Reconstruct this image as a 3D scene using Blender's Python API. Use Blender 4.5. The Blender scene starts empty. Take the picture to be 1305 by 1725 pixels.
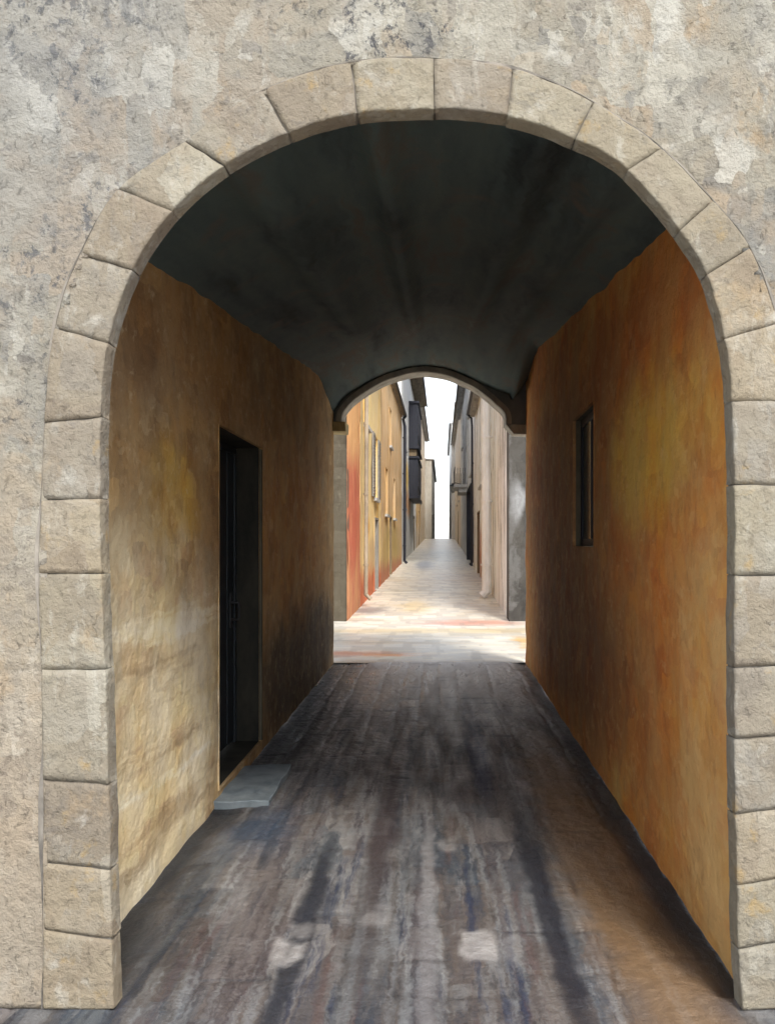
import bpy, bmesh, math, random
from mathutils import Vector, noise as mn
random.seed(11)
R = math.radians
SC = bpy.context.scene
COL = SC.collection
H, F, VX, VY = 1.6, 1500.0, 728.0, 915.0      # eye height (m), focal length and vanishing point in photo pixels
D0 = 1.91 * H                                  # distance of the front wall's face
DE = 7.5 * H                                   # end of the passage
DS = 11.5 * H                                  # first houses of the street


def P(px, py, D):
    return Vector(((px - VX) * D / F, D, H - (py - VY) * D / F))


# ------------------------------------------------------------------ objects
def link(name, bm, mat=None, parent=None, smooth=False):
    me = bpy.data.meshes.new(name)
    bmesh.ops.recalc_face_normals(bm, faces=bm.faces)
    bm.to_mesh(me); bm.free()
    if smooth:
        for p in me.polygons: p.use_smooth = True
    o = bpy.data.objects.new(name, me); COL.objects.link(o)
    if mat: me.materials.append(mat)
    if parent:
        o.parent = parent
        o.location = -parent.location
    return o


def empty(name, label, cat, loc, group=None):
    o = bpy.data.objects.new(name, None); COL.objects.link(o)
    o.location = loc; o.empty_display_size = .2
    o['label'] = label; o['category'] = cat
    if group: o['group'] = group
    return o


def tag(o, label, cat, group=None):
    o['label'] = label; o['category'] = cat
    if group: o['group'] = group
    return o


def structure(o):
    o['kind'] = 'structure'; return o


def quad(bm, *pts):
    try: return bm.faces.new([bm.verts.new(p) for p in pts])
    except ValueError: return None


def box(bm, W, s0, s1, o0, o1, z0, z1, jit=0):
    j = lambda: random.uniform(-jit, jit)
    v = [bm.verts.new(W(s + j(), o + j(), z + j())) for s in (s0, s1) for o in (o0, o1) for z in (z0, z1)]
    for f in ((0, 1, 3, 2), (4, 6, 7, 5), (0, 4, 5, 1), (2, 3, 7, 6), (0, 2, 6, 4), (1, 5, 7, 3)):
        bm.faces.new([v[i] for i in f])


def bevelled(bm, w=.006, seg=2):
    bmesh.ops.bevel(bm, geom=bm.edges[:], offset=w, segments=seg, profile=.6, affect='EDGES', clamp_overlap=True)
    return bm


def tube(bm, pts, r, n=10):
    rings = []
    for i, p in enumerate(pts):
        a = pts[max(i - 1, 0)]; b = pts[min(i + 1, len(pts) - 1)]
        t = (b - a).normalized()
        u = t.orthogonal().normalized(); w = t.cross(u)
        if rings:  # keep the frame from twisting
            u = (lastu - t * lastu.dot(t)).normalized(); w = t.cross(u)
        lastu = u
        rr = r[i] if isinstance(r, (list, tuple)) else r
        rings.append([bm.verts.new(p + u * rr * math.cos(2 * math.pi * k / n) + w * rr * math.sin(2 * math.pi * k / n)) for k in range(n)])
    for a, b in zip(rings, rings[1:]):
        for k in range(n): bm.faces.new((a[k], a[(k + 1) % n], b[(k + 1) % n], b[k]))
    bm.faces.new(rings[0][::-1]); bm.faces.new(rings[-1])


def fbm(p, s, o=4):
    return mn.fractal(Vector(p) * s, 1.0, 2.0, o)


# ------------------------------------------------------------------ materials
class NT:
    def __init__(self, name, rough=.85, spec=.25):
        self.m = bpy.data.materials.new(name); self.m.use_nodes = True
        self.t = self.m.node_tree; self.n = self.t.nodes; self.b = self.n['Principled BSDF']
        self.b.inputs['Roughness'].default_value = rough
        self.b.inputs['Specular IOR Level'].default_value = spec
        self.pos = self.n.new('ShaderNodeNewGeometry').outputs['Position']

    def lk(self, a, i):
        if isinstance(a, bpy.types.NodeSocket): self.t.links.new(a, i)
        elif hasattr(i.default_value, '__len__') and not hasattr(a, '__len__'): i.default_value = [a] * len(i.default_value)
        elif hasattr(i.default_value, '__len__') and len(i.default_value) == 4 and len(a) == 3: i.default_value = (*a, 1)
        else: i.default_value = a

    def math(self, op, a, b=0, c=0, clamp=False):
        n = self.n.new('ShaderNodeMath'); n.operation = op; n.use_clamp = clamp
        self.lk(a, n.inputs[0]); self.lk(b, n.inputs[1]); self.lk(c, n.inputs[2]); return n.outputs[0]

    def vmath(self, op, a, b=(0, 0, 0)):
        n = self.n.new('ShaderNodeVectorMath'); n.operation = op
        self.lk(a, n.inputs[0]); self.lk(b, n.inputs[1])
        return n.outputs['Value' if op in ('LENGTH', 'DISTANCE', 'DOT_PRODUCT') else 'Vector']

    def map(self, v, scale=(1, 1, 1), rot=(0, 0, 0), loc=(0, 0, 0)):
        n = self.n.new('ShaderNodeMapping'); self.lk(v, n.inputs[0])
        n.inputs['Scale'].default_value = scale; n.inputs['Rotation'].default_value = rot; n.inputs['Location'].default_value = loc
        return n.outputs[0]

    def noise(self, scale, v=None, detail=5, rough=.6, dist=0, col=False):
        n = self.n.new('ShaderNodeTexNoise'); self.lk(v or self.pos, n.inputs['Vector'])
        n.inputs['Scale'].default_value = scale; n.inputs['Detail'].default_value = detail
        n.inputs['Roughness'].default_value = rough; n.inputs['Distortion'].default_value = dist
        return n.outputs['Color' if col else 'Fac']

    def vor(self, scale, v=None, metric='CHEBYCHEV', out='Color', feature='F1', rnd=1):
        n = self.n.new('ShaderNodeTexVoronoi'); n.distance = metric; n.feature = feature
        self.lk(v or self.pos, n.inputs['Vector']); n.inputs['Scale'].default_value = scale
        n.inputs['Randomness'].default_value = rnd
        o = n.outputs[out]
        if out == 'Color':
            s = self.n.new('ShaderNodeSeparateColor'); self.t.links.new(o, s.inputs[0]); return s.outputs[0]
        return o

    def ramp(self, f, stops, interp='LINEAR'):
        n = self.n.new('ShaderNodeValToRGB'); self.lk(f, n.inputs[0]); cr = n.color_ramp; cr.interpolation = interp
        while len(cr.elements) < len(stops): cr.elements.new(.5)
        for e, (p, c) in zip(cr.elements, stops): e.position = p; e.color = (*c, 1) if hasattr(c, '__len__') else (c, c, c, 1)
        return n.outputs[0]

    def mr(self, v, a, b, c=0, d=1, smooth=True):
        n = self.n.new('ShaderNodeMapRange'); n.interpolation_type = 'SMOOTHSTEP' if smooth else 'LINEAR'
        self.lk(v, n.inputs[0])
        for i, x in zip((1, 2, 3, 4), (a, b, c, d)): n.inputs[i].default_value = x
        return n.outputs[0]

    def mix(self, f, a, b, mode='MIX'):
        n = self.n.new('ShaderNodeMix'); n.data_type = 'RGBA'; n.blend_type = mode
        self.lk(f, n.inputs['Factor']); self.lk(a, n.inputs[6]); self.lk(b, n.inputs[7]); return n.outputs[2]

    def warp(self, amt, scale=2.0, v=None, detail=3):
        c = self.noise(scale, v, detail, col=True)
        d = self.vmath('SUBTRACT', c, (.5, .5, .5))
        s = self.n.new('ShaderNodeVectorMath'); s.operation = 'SCALE'; self.t.links.new(d, s.inputs[0]); s.inputs['Scale'].default_value = amt
        return self.vmath('ADD', v or self.pos, s.outputs[0])

    def blob(self, c, rad, wv, soft=.5):
        """a stain of its own ragged outline round c with radii rad"""
        d = self.vmath('SUBTRACT', wv, c)
        d = self.vmath('DIVIDE', d, rad)
        return self.mr(self.vmath('LENGTH', d), 1 - soft, 1 + soft, 1, 0)

    def bump(self, h, strength=.5, dist=.01):
        n = self.n.new('ShaderNodeBump'); n.inputs['Strength'].default_value = strength; n.inputs['Distance'].default_value = dist
        self.lk(h, n.inputs['Height']); self.t.links.new(n.outputs[0], self.b.inputs['Normal'])

    def sep(self, v=None):
        n = self.n.new('ShaderNodeSeparateXYZ'); self.lk(v or self.pos, n.inputs[0]); return n.outputs

    def attr(self, name):
        n = self.n.new('ShaderNodeAttribute'); n.attribute_name = name; return n.outputs['Fac']

    def done(self, col):
        self.lk(col, self.b.inputs['Base Color']); return self.m


def impasto(n, s=1.0, strength=.55, dist=.012, extra=None):
    """thick uneven surface: trowelled ridges, pits and crumbs"""
    a = n.noise(22 * s, n.warp(.08, 6), 6, .65)
    b = n.noise(90 * s, None, 4, .7)
    c = n.vor(16 * s, n.warp(.12, 5), out='Distance')
    h = n.math('ADD', n.math('MULTIPLY', a, .9), n.math('MULTIPLY', b, .35))
    h = n.math('ADD', h, n.math('MULTIPLY', c, .35))
    if extra is not None: h = n.math('ADD', h, extra)
    n.bump(h, strength, dist)


def m_facade(name, stone=False):
    n = NT(name, .9, .2)
    w = n.warp(.07, 9, None, 5); w2 = n.warp(.25, 2.4, None, 5)
    cols = [(0.0, (.20, .20, .20)), (.16, (.34, .31, .25)), (.34, (.29, .28, .255)), (.5, (.38, .31, .23)), (.68, (.34, .32, .27)), (.85, (.46, .44, .385)), (1, (.54, .53, .49))]
    if stone: cols = [(0.0, (.22, .185, .155)), (.22, (.33, .285, .215)), (.42, (.27, .22, .17)), (.6, (.35, .31, .235)), (.78, (.30, .275, .24)), (.92, (.42, .39, .33)), (1, (.47, .45, .40))]
    base = n.ramp(n.mr(n.noise(1.6, w2, 5, .62), .28, .72, smooth=False), cols)
    # trowel-laid patches: squarish, each of its own shade, dragged at the edges
    pa = n.ramp(n.vor(3.9, n.map(w, (1, 1, .8))), cols)
    pb = n.ramp(n.vor(7.5, n.map(w, (1.2, 1, .6), loc=(3, 1, 7))), cols)
    pc = n.ramp(n.vor(24, n.map(w, (1.1, 1, .7), loc=(6, 4, 2))), cols)
    base = n.mix(n.mr(n.noise(2.3, n.map(w2, loc=(4, 4, 1)), 4), .35, .62, .3, .95), base, pa)
    base = n.mix(n.mr(n.noise(3.1, w2, 4), .44, .60, 0, .75), base, pb)
    base = n.mix(n.mr(n.noise(4.5, n.map(w2, loc=(1, 7, 7)), 4), .52, .62, 0, .6), base, pc)
    st = n.noise(9, n.map(w, (1.6, 1, .45), loc=(5, 5, 5)), 7, .72)
    base = n.mix(n.mr(st, .55, .68, 0, .7), base, (.50, .485, .44))
    st2 = n.noise(11, n.map(w, (.6, 1, 1.3), loc=(9, 2, 4)), 7, .74)
    base = n.mix(n.mr(st2, .57, .68, 0, .7), base, (.155, .14, .13))
    st3 = n.noise(5, n.map(w, (1, 1, .7), loc=(2, 6, 9)), 6, .7)
    base = n.mix(n.mr(st3, .58, .70, 0, .55), base, (.40, .29, .175))
    # dark lichen crumbs gathered in places
    reg = n.math('MULTIPLY', n.mr(n.noise(1.9, n.map(w2, loc=(2, 8, 1)), 3), .46, .62), n.mr(n.sep(w2)[0], .0, .9, 1, .35))
    cr = n.mr(n.noise(19, n.map(w, (1, 1, .8)), 7, .75), .51, .60)
    base = n.mix(n.math('MULTIPLY', n.math('MULTIPLY', reg, cr), .85 if not stone else .3), base, (.06, .062, .075))
    z = n.sep(w2)
    if not stone:
        base = n.mix(n.math('MULTIPLY', n.attr('joint'), n.mr(n.noise(6, w, 5), .4, .6, .1, .85)), base, n.ramp(n.noise(2.5, w2, 3), [(.42, (.11, .10, .095)), (.56, (.55, .53, .48))]))
        cool = n.math('MULTIPLY', n.mr(z[2], 1.9, 3.0), n.mr(z[0], -1.3, -.2, 1, 0))
        base = n.mix(n.math('MULTIPLY', cool, .4), base, (.25, .255, .265))
        base = n.mix(n.math('MULTIPLY', n.mr(z[2], 2.2, .8), .5), base, (.44, .355, .265))
    else:
        inf = n.n.new('ShaderNodeObjectInfo').outputs['Random']
        base = n.mix(.32, base, n.ramp(inf, [(0, (.35, .325, .25)), (.2, (.26, .225, .185)), (.4, (.38, .31, .215)), (.6, (.28, .265, .24)), (.8, (.37, .35, .285)), (1, (.31, .25, .195))], 'CONSTANT'))
        base = n.mix(n.mr(n.noise(7, n.map(w, loc=(3, 9, 4)), 5), .60, .72, 0, .6), base, (.42, .29, .12))
        base = n.mix(n.mr(n.noise(6, n.map(w, loc=(8, 2, 4)), 5), .60, .72, 0, .55), base, (.50, .49, .45))
    base = n.mix(1, base, (.73, .725, .70) if not stone else (.74, .73, .70), 'MULTIPLY')
    fl = n.mr(n.noise(38, n.map(w, (1, 1, .6)), 5, .7), .58, .72)
    sc = n.vor(11, n.map(w, (1, 1, .75), rot=(0, .4, 0)), out='Color')
    impasto(n, 1, .95 if not stone else .8, .02, n.math('ADD', n.math('MULTIPLY', fl, .30), n.math('MULTIPLY', sc, .14)))
    return n.done(base)


def brushed(n, base, dark, light, warm):
    """patched, scraped and stained lime plaster"""
    wf = n.warp(.07, 9, None, 5)
    for k, (sc, amt) in enumerate(((4.2, .55), (8, .32), (17, .22))):
        v = n.vor(sc, n.map(wf, (1, .8, 1.0), loc=(k * 3, k, k * 5)))
        tint = n.ramp(v, [(0, dark), (.35, tuple(.5 * (a + b) for a, b in zip(dark, warm))), (.6, warm), (.85, tuple(.5 * (a + b) for a, b in zip(light, warm))), (1, light)])
        m = n.mr(n.noise(1.7 + k, n.map(n.warp(.2, 3, None, 5), loc=(k, 7, k * 2)), 4), .42, .62, 0, amt)
        base = n.mix(m, base, tint, 'SOFT_LIGHT' if k == 0 else 'OVERLAY' if k == 1 else 'MIX')
    base = n.mix(n.mr(n.noise(8, n.map(wf, (1, 1.0, .5)), 7, .74), .55, .68, 0, .32), base, dark)
    base = n.mix(n.mr(n.noise(10, n.map(wf, (1, .6, 1.2), loc=(4, 4, 4)), 7, .74), .56, .70, 0, .32), base, light)
    fl = n.mr(n.noise(34, n.map(wf, (1, 1, .6)), 5, .7), .58, .72)
    impasto(n, 1, .6, .016, n.math('MULTIPLY', fl, .4))
    return base


def m_wall_left():
    n = NT('left_plaster', .8, .25)
    w = n.warp(.6, 1.6, n.warp(.22, 6, None, 5), 5)
    base = n.ramp(n.mr(n.noise(1.1, w, 6, .65), .3, .7, smooth=False), [(0, (.23, .16, .09)), (.35, (.38, .255, .125)), (.6, (.45, .30, .14)), (.85, (.36, .27, .16)), (1, (.48, .37, .20))])
    base = n.mix(n.math('MULTIPLY', n.blob((-1.33, 3.7, 2.55), (1, .85, .42), w), .65), base, (.20, .14, .095))
    base = n.mix(n.math('MULTIPLY', n.blob((-1.33, 5.6, 2.7), (1, 1.4, .4), w), .5), base, (.30, .175, .075))
    base = n.mix(n.math('MULTIPLY', n.blob((-1.33, 4.6, 1.78), (1, .42, .25), w), .8), base, (.62, .41, .10))
    base = n.mix(n.math('MULTIPLY', n.blob((-1.33, 4.1, .62), (1, 1.6, .95), w, .35), .95), base, (.82, .72, .52))  # cream limewash, brightened to paint in sunlight on the near foot
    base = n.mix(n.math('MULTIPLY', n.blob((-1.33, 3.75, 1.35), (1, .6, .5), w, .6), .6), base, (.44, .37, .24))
    base = n.mix(n.math('MULTIPLY', n.blob((-1.33, 9.4, .45), (1, 2.8, .62), w, .35), .8), base, (.04, .04, .04))  # shade at the foot of the far stretch, painted near-black
    base = n.mix(n.math('MULTIPLY', n.blob((-1.33, 8.6, 1.7), (1, 2.2, .75), w), .8), base, (.68, .39, .13))
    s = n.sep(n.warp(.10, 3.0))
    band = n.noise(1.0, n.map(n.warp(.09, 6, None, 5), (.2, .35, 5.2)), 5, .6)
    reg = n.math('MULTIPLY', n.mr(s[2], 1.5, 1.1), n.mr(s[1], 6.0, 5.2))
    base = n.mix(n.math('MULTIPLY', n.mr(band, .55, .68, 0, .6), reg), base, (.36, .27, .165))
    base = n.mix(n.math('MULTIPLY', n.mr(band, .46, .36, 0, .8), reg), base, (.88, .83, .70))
    return n.done(brushed(n, base, (.15, .10, .06), (.70, .60, .41), (.40, .28, .14)))


def m_wall_right():
    n = NT('right_plaster', .75, .3)
    w = n.warp(.6, 1.4, n.warp(.22, 6, None, 5), 5)
    base = n.ramp(n.mr(n.noise(1.0, w, 6, .65), .3, .7, smooth=False), [(0, (.46, .21, .075)), (.4, (.62, .30, .095)), (.65, (.66, .36, .11)), (1, (.70, .46, .16))])
    X = 1.15
    base = n.mix(n.math('MULTIPLY', n.blob((X, 5.0, 2.75), (1, 2.0, .42), w), .75), base, (.48, .18, .055))
    base = n.mix(n.math('MULTIPLY', n.blob((X, 9.2, 2.2), (1, 3.4, 1.1), w), .85), base, (.22, .115, .06))  # passage darkening towards its far end, painted as brown plaster
    base = n.mix(n.math('MULTIPLY', n.blob((X, 4.8, 2.1), (1, .95, .4), w), .85), base, (.72, .47, .10))
    base = n.mix(n.math('MULTIPLY', n.blob((X, 4.3, 1.15), (1, .7, .45), w), .7), base, (.66, .29, .085))
    base = n.mix(n.math('MULTIPLY', n.blob((X, 3.6, .7), (1, .4, 1.0), w), .8), base, (.72, .46, .19))
    base = n.mix(n.math('MULTIPLY', n.blob((X, 8.0, .8), (1, 2.9, .8), w), .85), base, (.17, .085, .05))  # lower part of the same painted far-end shade
    return n.done(brushed(n, base, (.27, .12, .05), (.80, .56, .26), (.60, .30, .10)))


def m_vault():
    n = NT('sooty_vault', .8, .25)
    w = n.warp(.4, 1.5, None, 4)
    lon = n.map(n.warp(.15, 4, None, 4), (2.0, .2, .3))
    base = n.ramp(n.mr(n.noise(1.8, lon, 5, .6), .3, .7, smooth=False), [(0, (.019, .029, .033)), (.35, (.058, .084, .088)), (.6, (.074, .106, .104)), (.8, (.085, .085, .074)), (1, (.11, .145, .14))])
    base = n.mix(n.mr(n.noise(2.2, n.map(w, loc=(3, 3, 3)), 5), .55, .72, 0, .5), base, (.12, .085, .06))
    impasto(n, .7, .5, .012)
    return n.done(base)


def m_floor():
    n = NT('worn_flags', .55, .4)
    w = n.warp(.035, 9, None, 5)
    tone = n.attr('tone')
    stops = [(0, (.022, .025, .033)), (.18, (.062, .068, .074)), (.34, (.082, .06, .05)), (.48, (.115, .115, .115)), (.62, (.055, .068, .08)), (.76, (.125, .098, .08)), (.88, (.165, .16, .155)), (1, (.24, .225, .21))]
    base = n.ramp(tone, stops)
    run = n.noise(1, n.map(n.warp(.06, 22, None, 4), (3.4, .2, 1), loc=(2.3, 0, 4)), 6, .62)
    runs = n.ramp(n.mr(run, .30, .70, smooth=False), [(0, (.012, .016, .026)), (.15, (.10, .107, .112)), (.27, (.020, .028, .046)), (.4, (.10, .082, .07)), (.5, (.20, .20, .20)), (.6, (.040, .030, .036)), (.72, (.15, .13, .125)), (.84, (.014, .020, .036)), (1, (.19, .185, .18))])
    base = n.mix(.66, base, runs)
    pa = n.ramp(n.vor(1, n.map(w, (6, 1.6, 1))), stops)
    base = n.mix(n.mr(n.noise(1, n.map(w, (3, .8, 1)), 5), .42, .60, 0, .6), base, pa)
    for sc, loc, lo, hi, amt, c in (((5, .38, 1), 5, .56, .66, .75, (.015, .023, .052)), ((5.5, .45, 1), 8, .56, .66, .6, (.085, .052, .048)), ((7, .8, 1), 11, .56, .66, .6, (.23, .225, .22)), ((17, 4, 1), 14, .55, .66, .45, (.20, .195, .19)), ((19, 4.5, 1), 17, .55, .65, .5, (.02, .02, .025))):
        base = n.mix(n.mr(n.noise(1, n.map(w, sc, loc=(loc, 3, 9)), 7, .72), lo, hi, 0, amt), base, c)
    wr1, wr2 = n.warp(.10, 4, None, 6), n.warp(.3, 3, None, 6)
    for c, r, k, a, sf, ww in (((.50, 4.0, 0), (.055, 1.25, 1), (.014, .015, .022), .9, .4, wr1), ((-.54, 3.7, 0), (.05, 1.1, 1), (.016, .018, .026), .9, .4, wr1), ((-.75, 9.0, 0), (.05, 2.6, 1), (.012, .018, .036), .9, .4, wr1),
                               ((-.27, 5.4, 0), (.07, 1.7, 1), (.035, .024, .026), .8, .5, wr1), ((.34, 7.4, 0), (.08, 1.7, 1), (.010, .018, .055), .95, .35, wr1), ((-.02, 3.9, 0), (.035, 1.3, 1), (.22, .21, .21), .6, .5, wr1),
                               ((.85, 4.9, 0), (.22, 2.6, 1), (.20, .115, .048), .75, .5, wr2), ((-.95, 5.0, 0), (.16, .40, 1), (.030, .050, .085), .65, .7, wr2)):
        base = n.mix(n.math('MULTIPLY', n.blob(c, r, ww, sf), a), base, k)
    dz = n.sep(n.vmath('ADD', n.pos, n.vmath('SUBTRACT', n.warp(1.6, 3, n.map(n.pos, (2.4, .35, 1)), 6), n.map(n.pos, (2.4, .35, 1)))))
    base = n.mix(n.mr(dz[1], 6.8, 11.4, 0, .9), base, (.58, .57, .55))  # paler towards the far mouth: daylight spill painted into the colour
    base = n.mix(n.math('MULTIPLY', n.attr('pale'), .8), base, n.ramp(n.noise(9, w, 6, .7), [(.3, (.22, .20, .19)), (.7, (.44, .42, .40))]))
    base = n.mix(n.math('MULTIPLY', n.attr('joint'), n.mr(n.noise(5, w, 5), .42, .65, 0, .55)), base, (.022, .022, .024))
    base = n.mix(n.math('MULTIPLY', n.attr('drain'), .92), base, (.014, .015, .018))  # shade along the wall feet, painted dark into the floor colour
    cob = n.vor(15, n.map(w, (1, .75, 1)), 'EUCLIDEAN', 'Distance')
    impasto(n, 1.1, .8, .014, n.math('MULTIPLY', cob, -.6))
    n.lk(n.math('MULTIPLY', n.mr(n.noise(1, n.map(w, (8, .8, 1)), 5), .3, .7, .40, .72), n.mr(dz[1], 5.5, 11, 1, .6)), n.b.inputs['Roughness'])
    return n.done(base)


def m_street():
    n = NT('pale_paving', .34, .5)
    w = n.warp(.5, 1.2, None, 4)
    ac = n.map(w, (.5, 1.5, 1))
    base = n.ramp(n.mr(n.noise(1.1, ac, 6, .65), .3, .7, smooth=False), [(0, (.46, .40, .31)), (.3, (.66, .58, .45)), (.5, (.62, .59, .53)), (.7, (.76, .69, .55)), (1, (.82, .79, .72))])
    ww = n.warp(.9, 2.4, n.warp(.25, 9, n.map(n.pos, (1, 1, 1)), 6), 6)
    for c, r, k in (((-1.05, 12.9, 0), (.75, .32, 1), (.56, .15, .05)), ((-.65, 12.75, 0), (.22, .2, 1), (.80, .30, .05)), ((1.55, 14.3, 0), (.16, 1.0, 1), (.72, .38, .07)),
                    ((.75, 17.9, 0), (1.0, .55, 1), (.52, .15, .075)), ((.3, 16.3, 0), (2.2, .5, 1), (.62, .47, .24)), ((-.4, 21.5, 0), (.35, 1.5, 1), (.62, .47, .22)),
                    ((-.35, 41, .6), (.4, 4, 1), (.12, .16, .25)), ((-1.45, 20.5, .1), (.4, .8, 1), (.14, .13, .16))):
        base = n.mix(n.math('MULTIPLY', n.blob(c, r, ww, .6), .7), base, k)
    joint = n.vor(3.2, n.map(n.warp(.05, 6), (1, .6, 1)), 'CHEBYCHEV', 'Distance', 'F1')
    base = n.mix(n.mr(joint, .42, .55, 0, .3), base, (.22, .19, .16))
    impasto(n, 1, .5, .012)
    return n.done(base)


def m_plaster(name, cols, blobs=(), streak=.5, dado=None):
    n = NT(name, .85, .2)
    w = n.warp(.7, 1.0, None, 5)
    ver = n.map(w, (.55, .55, .10))
    k = len(cols) - 1
    base = n.ramp(n.mr(n.noise(1.6, ver, 6, .65), .3, .7, smooth=False), [(i / k, c) for i, c in enumerate(cols)])
    for c, r, col in blobs:
        base = n.mix(n.math('MULTIPLY', n.blob(c, r, w, .45), .9), base, col)
    base = n.mix(n.mr(n.noise(3, n.map(w, (.5, .5, .05), loc=(3, 1, 2)), 7, .72), .52, .64, 0, streak), base, tuple(c * .38 for c in cols[0]))
    base = n.mix(n.mr(n.noise(4, n.map(w, (.42, .42, .04), loc=(8, 1, 2)), 7, .72), .52, .64, 0, streak), base, tuple(min(.80, 1.22 * c) for c in max(cols, key=sum)))
    if dado:
        z, col = dado
        base = n.mix(n.mr(n.sep(n.warp(.8, 1.4))[2], z + .35, z - .35, 0, .9), base, col)
    impasto(n, .8, .5, .015)
    return n.done(base)


def m_plain(name, a, b, rough=.6, spec=.3, sc=6, metal=0):
    n = NT(name, rough, spec)
    n.b.inputs['Metallic'].default_value = metal
    base = n.ramp(n.mr(n.noise(sc, n.map(n.warp(.2, 3), (1, 1, .35)), 5, .65), .3, .7, smooth=False), [(0, a), (1, b)])
    n.bump(n.noise(sc * 6, None, 4), .3, .005)
    return n.done(base)


def m_wood(name, a, b, rough=.55):
    n = NT(name, rough, .35)
    v = n.map(n.warp(.08, 4), (9, 9, .6))
    f = n.noise(3, v, 6, .65)
    base = n.ramp(n.mr(f, .3, .7, smooth=False), [(0, a), (1, b)])
    n.bump(f, .4, .006)
    return n.done(base)


def m_glass(name, col=(.02, .026, .035)):
    n = NT(name, .12, .5)
    return n.done(n.mix(n.noise(1.2), col, tuple(c * 1.8 for c in col)))


FAC = m_facade('old_render'); STO = m_facade('arch_stone', True)
MOR = m_plain('dark_mortar', (.06, .055, .05), (.30, .27, .23), .95, .1, 7)
WL, WR, VAU, FLO, STR = m_wall_left(), m_wall_right(), m_vault(), m_floor(), m_street()
GRO = m_plain('pale_ground', (.38, .35, .31), (.52, .49, .44), .9, .2, 2)  # unseen ground out front, made pale to bounce sun into the passage
DARK = m_wood('navy_paint', (.010, .014, .020), (.030, .040, .050), .5)
REV = m_plain('grimy_reveal', (.045, .043, .034), (.14, .118, .08), .85, .2, 5)
SILL = m_plain('worn_step', (.10, .125, .145), (.23, .26, .275), .7, .3, 5)
SPA = m_plain('sooty_stone', (.15, .165, .165), (.24, .25, .24), .9, .2, 5)
RIBM = m_plain('grey_stone', (.26, .245, .21), (.50, .47, .41), .9, .2, 7)
COR = m_plain('ochre_corbel', (.30, .24, .13), (.52, .42, .22), .9, .2, 7)
IRON = m_plain('black_iron', (.012, .012, .014), (.03, .03, .034), .5, .5, 9)
GLA = m_glass('window_glass')
TILE = m_plain('brown_eaves', (.20, .165, .12), (.42, .35, .26), .85, .2, 4)
GTIL = m_plain('grey_eaves', (.30, .30, .30), (.56, .55, .53), .85, .2, 4)
GSH = m_wood('grey_shutter', (.16, .15, .135), (.34, .31, .27), .7)
BSH = m_wood('black_shutter', (.010, .011, .018), (.03, .032, .045), .6)
RDO = m_wood('red_door', (.28, .075, .03), (.50, .16, .06), .6)
WPI = m_plain('white_pipe', (.62, .60, .56), (.80, .78, .74), .5, .4, 4)
FRM = m_wood('pale_frame', (.40, .37, .31), (.58, .54, .46), .6)
BRO = m_wood('brown_frame', (.12, .085, .05), (.26, .19, .11), .6)
LAMPG = m_plain('lamp_glass', (.30, .29, .25), (.42, .40, .35), .2, .5, 5)

# ------------------------------------------------------------------ ground, floors, street
def xl(d): return H * (-1.10 + .01247 * (d / H - 11.5))       # the street's two building lines
def xr(d): return H * (.874 + .010667 * d / H)
def gz(D): return max(0, min(.0267 * (D - DS), .0267 * (60 * H - DS)))

bm = bmesh.new()
ys = [-80, -20, 0, DE, DS] + [DS + i * 6 for i in range(1, 14)] + [160, 260, 420]
xs = [-300, -60, -12, -4, 0, 4, 12, 60, 300]
g = [[bm.verts.new((x, y, gz(y) - .06)) for x in xs] for y in ys]
for a, b in zip(g, g[1:]):
    for i in range(len(xs) - 1): bm.faces.new((a[i], a[i + 1], b[i + 1], b[i]))
structure(link('ground', bm, GRO))

bm = bmesh.new()
ys = [DE - .05 + i * .1 for i in range(64)] + [DS + i * .8 for i in range(100)]
def rowx(y):
    if y < DS + .01: return [-7 + 14 * i / 70 for i in range(71)]
    return [xl(y) - .05 + (xr(y) - xl(y) + .1) * i / 70 for i in range(71)]
g = [[bm.verts.new((x, y, gz(y) - .004 + .006 * fbm((x, y, 0), 2.2))) for x in rowx(y)] for y in ys]
for a, b in zip(g, g[1:]):
    for i in range(70): bm.faces.new((a[i], a[i + 1], b[i + 1], b[i]))
structure(link('street', bm, STR, smooth=True))

def wall_xr(y): return H * (.70 + (y / H - 2.14) * .01586)    # right wall of the passage flares a little
XL = -.83 * H

# worn flags of the passage: long slabs laid lengthwise, each its own height and tone, in one sheet
rs = random.Random(4)
cols = [-3.5]
while cols[-1] < 3.5: cols.append(cols[-1] + rs.uniform(.17, .40))
joints = []
for _ in cols:
    q = [1.0 + rs.uniform(-1, 0)]
    while q[-1] < DE + 1: q.append(q[-1] + rs.choice((rs.uniform(.2, .45), rs.uniform(.4, .9), rs.uniform(.6, 1.2))))
    joints.append((q, [rs.random() for _ in q], [rs.uniform(-.003, .003) for _ in q]))
def slab(x, y):
    xx = x + .05 * mn.noise(Vector((x * 1.3, y * .5, 3))) + .016 * mn.noise(Vector((x * 8, y * 5, 1)))
    yy = y + .05 * mn.noise(Vector((x * 3, y * 2, 7)))
    c = 0
    while c < len(cols) - 2 and cols[c + 1] < xx: c += 1
    q, t, hh = joints[c]
    k = 0
    while k < len(q) - 2 and q[k + 1] < yy: k += 1
    e = min(xx - cols[c], cols[c + 1] - xx, yy - q[k], q[k + 1] - yy)
    return t[k], hh[k] - (.005 * max(0, 1 - max(e, 0) / .016)) - .003 * max(0, 1 - max(e, 0) / .05), max(0, 1 - max(e, 0) / .018)
bm = bmesh.new(); lay = bm.verts.layers.float.new('tone'); shade_lay = bm.verts.layers.float.new('drain'); jnt = bm.verts.layers.float.new('joint'); pal = bm.verts.layers.float.new('pale')
nx, ny = 340, 420
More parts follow.
